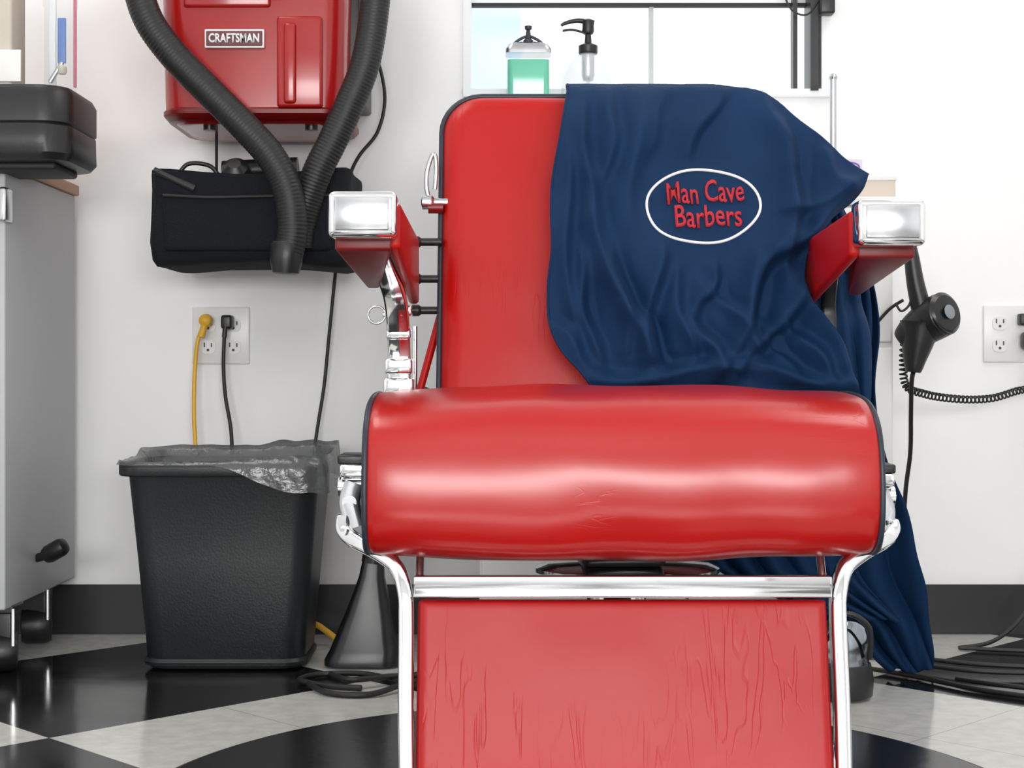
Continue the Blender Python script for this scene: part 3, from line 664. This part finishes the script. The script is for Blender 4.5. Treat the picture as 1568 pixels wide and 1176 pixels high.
# ------------------------------------------------------------------ white cabinet behind chair
g = grp('white_drawer_cabinet')
box('carcass', -.06, .698, 2.87, 3.165, .06, .835, WHITE, g, .003)
box('top', -.065, .705, 2.855, 3.165, .835, .850, WHITE, g, .003)
box('plinth', -.04, .68, 2.89, 3.16, 0.001, .06, WHITE, g)
for i in range(3):
    for jn in range(2):
        x0 = -.055+jn*.377; box(f'drawer_{i}{jn}', x0, x0+.371, 2.855, 2.872, .075+i*.255, .32+i*.255, WHITE, g, .003)
        tube(f'pull_{i}{jn}', [(x0+.14, 2.856, .20+i*.255), (x0+.145, 2.838, .20+i*.255), (x0+.225, 2.838, .20+i*.255), (x0+.23, 2.856, .20+i*.255)], .004, CHROME, g, n=3)
g = grp('supply_box'); box('carton', .60, .705, 2.88, 3.02, .850, .888, mat('carton_tan', (.66, .58, .50), .6, var=.1), g, .002)
box('carton_lid', .598, .707, 2.878, 3.022, .882, .892, WHITE, g, .002)
g = grp('business_card_sign'); box('card', .605, .655, 2.93, 2.935, .890, .928, mat('card_stock', (.6, .6, .64), .5), g)
tube('printed_oval', [(.630+.019*math.cos(a), 2.928, .913+.009*math.sin(a)) for a in [kk*math.pi/8 for kk in range(16)]], .0014, mat('purple_ink', (.2, .05, .4), .5), g, closed=True, n=2, seg=6)
text_obj('print', 'Man Cave', .028, .008, (.63, 2.9295, .912), LOGOR, g, .0005)
g = grp('chrome_towel_pole'); rod('tube', (.625, 3.05, .85), (.625, 3.05, 1.10), .0065, CHROMED, g); lathe('cap', [(.008, 0), (.009, .004), (.006, .010), (.001, .012)], CHROMED, (.625, 3.05, 1.10), (0, 0, 1), g, 16)
lathe('foot', [(.03, 0), (.03, .004), (.010, .008)], CHROMED, (.625, 3.05, .85), (0, 0, 1), g, 20)

g = grp('green_lotion_bottle'); bx_, by_ = .032, 3.08; z0 = 1.055
def sq(w_, z, r=.012): return [(x, yy, z) for x, yy in rrect(w_, w_*.7, r, 5, bx_, by_)]
loft('liquid', [sq(.080, z0+.003), sq(.082, z0+.006), sq(.082, z0+.085)], GREEN, g)
loft('bottle_shell', [sq(.086, z0), sq(.088, z0+.006), sq(.088, z0+.100), sq(.080, z0+.110), sq(.05, z0+.115, .012)], CLEAR, g)
loft('lid_band', [sq(.090, z0+.098), sq(.090, z0+.106), sq(.078, z0+.116), sq(.04, z0+.122, .01)], CHROMED, g)
tube('lid_handle', [(-.002, by_, 1.168), (.012, by_, 1.182), (.032, by_, 1.190), (.052, by_, 1.182), (.066, by_, 1.168)], .003, PIPE, g)
lathe('pump_neck', [(.010, 0), (.010, .012), (.006, .015), (.004, .032), (.007, .034), (.007, .040)], PIPE, (.032, by_, 1.170), (0, 0, 1), g, 16)
g = grp('pump_soap_bottle'); px_ = .150
lathe('bottle_shell', [(.047, 0), (.053, .005), (.0535, .04), (.050, .060), (.042, .078), (.030, .091), (.018, .099), (.016, .104)], FROST, (px_, 3.09, z0), (0, 0, 1), g, 32)
lathe('dip_tube', [(.004, 0), (.004, .10)], FROST, (px_, 3.09, z0+.005), (0, 0, 1), g, 10)
lathe('neck_insert', [(.010, .05), (.013, .06), (.013, .10)], CHROMED, (px_, 3.09, z0), (0, 0, 1), g, 16)
lathe('collar', [(.018, .102), (.019, .104), (.019, .118), (.013, .121), (.007, .124), (.006, .140), (.010, .142), (.012, .148), (.011, .168), (.006, .171)], BLKP, (px_, 3.09, z0), (0, 0, 1), g, 24)
tube('spout', [(px_+.012, 3.09, z0+.163), (px_-.02, 3.09, z0+.168), (px_-.045, 3.09, z0+.163), (px_-.053, 3.09, z0+.158)], .0045, BLKP, g, rf=lambda L, t: .0058-.003*t)
tube('spout_guard', [(px_, 3.09, z0+.142), (px_-.03, 3.09, z0+.15), (px_-.05, 3.09, z0+.148)], .0025, BLKP, g)

# ------------------------------------------------------------------ hair dryer
g = grp('hair_dryer'); hy = 2.82
tube('handle', [(.716, hy, .755), (.720, hy, .73), (.726, hy, .69), (.735, hy, .65), (.742, hy, .62)], .013, BLKP, g, seg=16, rf=lambda L, t: .012+.008*t)
tube('barrel', [(.708, hy+.02, .585), (.724, hy+.01, .600), (.750, hy, .620), (.770, hy-.02, .634)], .03, BLKP, g, seg=28, rf=lambda L, t: .022+.017*math.sin(min(1, t*1.15)*math.pi/2))
lathe('rear_grille', [(.038, -.004), (.039, .004), (.032, .010), (.012, .012)], SMOKE, (.770, hy-.022, .634), (.5, -.8, .2), g, 28)
lathe('rear_grille_ring', [(.012, 0), (.013, .003), (.006, .004)], DKCHR, (.776, hy-.034, .637), (.5, -.8, .2), g, 20)
tube('nozzle_cone', [(.735, hy, .618), (.730, hy, .585), (.725, hy, .555), (.722, hy, .530)], .02, BLKP, g, seg=24, rf=lambda L, t: .037-.024*t)
tube('cord', [(.722, hy, .53), (.724, 2.84, .51), (.733, 2.88, .45), (.742, 2.92, .38), (.748, 2.98, .30), (.755, 3.02, .20), (.77, 3.05, .06), (.80, 3.0, .006)], .0042, CORD, g)
tube('hanger_wire', [(.690, hy, .655), (.700, hy, .640), (.714, hy, .650), (.718, hy, .668), (.714, hy, .69), (.710, hy, .71)], .0022, CORD, g)
tube('white_hook', [(.635, 2.84, .70), (.65, 2.84, .66), (.664, 2.84, .615)], .002, WHITE, g)
tube('hook_arm', [(.664, 2.85, .62), (.685, 2.84, .645), (.705, 2.825, .66)], .003, CORD, g)
path = cr([(.718, 2.86, .60), (.714, 2.86, .55), (.722, 2.87, .505), (.76, 2.89, .49), (.81, 2.93, .482), (.87, 2.98, .478), (.93, 3.03, .480), (.985, 3.07, .492), (1.03, 3.09, .505), (1.05, 3.10, .55)], 30)
hel = []
Pv = [Vector(p) for p in path]
for i, p in enumerate(Pv):
    T = (Pv[min(i+1, len(Pv)-1)]-Pv[max(i-1, 0)]).normalized(); U = Vector((0, 1, 0)); U = (U-T*U.dot(T)).normalized(); W_ = T.cross(U); a = i*1.25
    hel.append(p+(U*math.cos(a)+W_*math.sin(a))*.0065)
tube('coiled_cord', hel, .0019, CORD, g, seg=6, n=2)
g = grp('appliance_power_cord')
box('plug', 1.026, 1.062, 3.135, 3.172, .575, .612, BLKP, g, .010)
tube('cord', [(1.045, 3.14, .58), (1.052, 3.12, .52), (1.048, 3.10, .42), (1.056, 3.10, .30), (1.055, 3.08, .20), (1.03, 3.05, .12), (.98, 3.02, .055), (.92, 3.0, .015), (.85, 2.98, .006)], .004, CORD, g)
g = grp('power_adapter'); box('adapter', 1.022, 1.06, 3.15, 3.172, .625, .648, BLKP, g, .003)

g = grp('floor_cable_bundle')
tube('loop_1', [(.60, 2.80, .006), (.68, 2.72, .006), (.78, 2.58, .006), (.90, 2.50, .006), (1.05, 2.47, .006), (1.25, 2.45, .006)], .0042, CORD, g)
tube('loop_2', [(.76, 2.68, .006), (.82, 2.60, .010), (.95, 2.55, .006), (1.10, 2.56, .006), (1.25, 2.60, .006)], .0042, CORD, g)
tube('loop_3', [(.72, 2.90, .006), (.82, 2.82, .006), (.95, 2.78, .006), (1.10, 2.74, .006), (1.3, 2.66, .006)], .0042, CORD, g)
tube('loop_4', [(.70, 2.80, .012), (.80, 2.72, .012), (.93, 2.70, .010), (1.05, 2.66, .010), (1.12, 2.58, .010), (1.02, 2.50, .010), (.88, 2.52, .012), (.85, 2.60, .012)], .0042, CORD, g)
tube('strand', [(.85, 2.98, .006), (.95, 2.95, .006), (1.1, 2.92, .006), (1.3, 2.95, .006)], .004, CORD, g)
g = grp('floor_cable_coil')
tube('loop_1', [(-.25, 2.60, .006), (-.31, 2.62, .006), (-.36, 2.66, .008), (-.33, 2.72, .006), (-.25, 2.70, .010), (-.18, 2.64, .006), (-.14, 2.60, .006)], .005, CORD, g)
tube('loop_2', [(-.34, 2.62, .010), (-.30, 2.56, .006), (-.23, 2.55, .006), (-.17, 2.62, .012), (-.12, 2.66, .006)], .005, CORD, g)
tube('loop_3', [(-.31, 2.68, .014), (-.27, 2.62, .016), (-.20, 2.66, .014), (-.14, 2.70, .006)], .005, CORD, g)

g = grp('floor_vacuum_nozzle'); fx_, fy_ = -.262, 2.84
def nr_(w_, d, z, dx=0): return [(x, yy, z) for x, yy in rrect(w_, d, min(w_, d)*.3, 5, fx_+dx, fy_)]
loft('nozzle_hood', [nr_(.135, .10, .004, -.008), nr_(.135, .10, .014, -.008), nr_(.125, .09, .03, -.004), nr_(.080, .065, .10, .003), nr_(.046, .045, .16, .008), nr_(.036, .036, .20, .012)], SMOKE, g)
tube('wand', [(fx_+.012, fy_, .19), (fx_+.03, fy_, .27), (fx_+.07, fy_+.01, .40), (fx_+.11, fy_+.02, .50)], .016, BLKP, g, seg=16)
rod('cuff', (fx_+.011, fy_, .185), (fx_+.017, fy_, .225), .022, BLKP, g)

g = grp('chrome_canister')
lathe('body', [(.042, 0), (.052, .004), (.054, .03), (.049, .055)], BLKP, (.535, 2.555, .002), (0, 0, 1), g, 32)
lathe('dome', [(.046, .054), (.046, .09), (.040, .115), (.025, .13), (.001, .135)], DKCHR, (.535, 2.555, .002), (0, 0, 1), g, 32)
tube('handle', [(.50, 2.52, .10), (.51, 2.50, .135), (.54, 2.495, .145), (.57, 2.50, .12), (.575, 2.52, .07)], .005, BLKP, g)

# ------------------------------------------------------------------ added ceiling fill lamps + lights
def area(nm, loc, rot, sx, sy, power, col=(1, 1, 1)):
    l = bpy.data.lights.new(nm, 'AREA'); l.shape = 'RECTANGLE'; l.size = sx; l.size_y = sy; l.energy = power; l.color = col
    o = bpy.data.objects.new(nm, l); o.location = loc; o.rotation_euler = rot; C.objects.link(o); return o
area('storefront_daylight', (.1, -2.38, 1.08), (math.radians(90), 0, 0), 3.0, .62, 118, (1, .99, .97))
for i, x in enumerate((-1.0, 1.25)):  # unseen overhead fixtures, added to fill the walls with light
    box('added_ceiling_light' if i == 0 else 'added_ceiling_light.001', x-.32, x+.32, 1.7, 2.9, 2.66, 2.70, WHITE, None, .005)
    area('added_ceiling_fill', (x, 2.3, 2.65), (0, 0, 0), .6, 1.2, 13, (1, .97, .93))
wd = bpy.data.worlds.new('sky'); bpy.context.scene.world = wd; wd.use_nodes = True
bg = wd.node_tree.nodes['Background']; bg.inputs[0].default_value = (.95, .98, 1, 1); bg.inputs[1].default_value = 1.6
# ------------------------------------------------------------------ camera
cam = bpy.data.cameras.new('camera'); co_ = bpy.data.objects.new('camera', cam); C.objects.link(co_)
co_.location = (0, 0, .53); co_.rotation_euler = (math.radians(90), 0, 0)
cam.lens = 55.1; cam.sensor_width = 36; cam.shift_y = -0.0115; cam.clip_start = .05
bpy.context.scene.camera = co_
bpy.context.scene.view_settings.view_transform = 'Standard'
bpy.context.scene.view_settings.look = 'None'
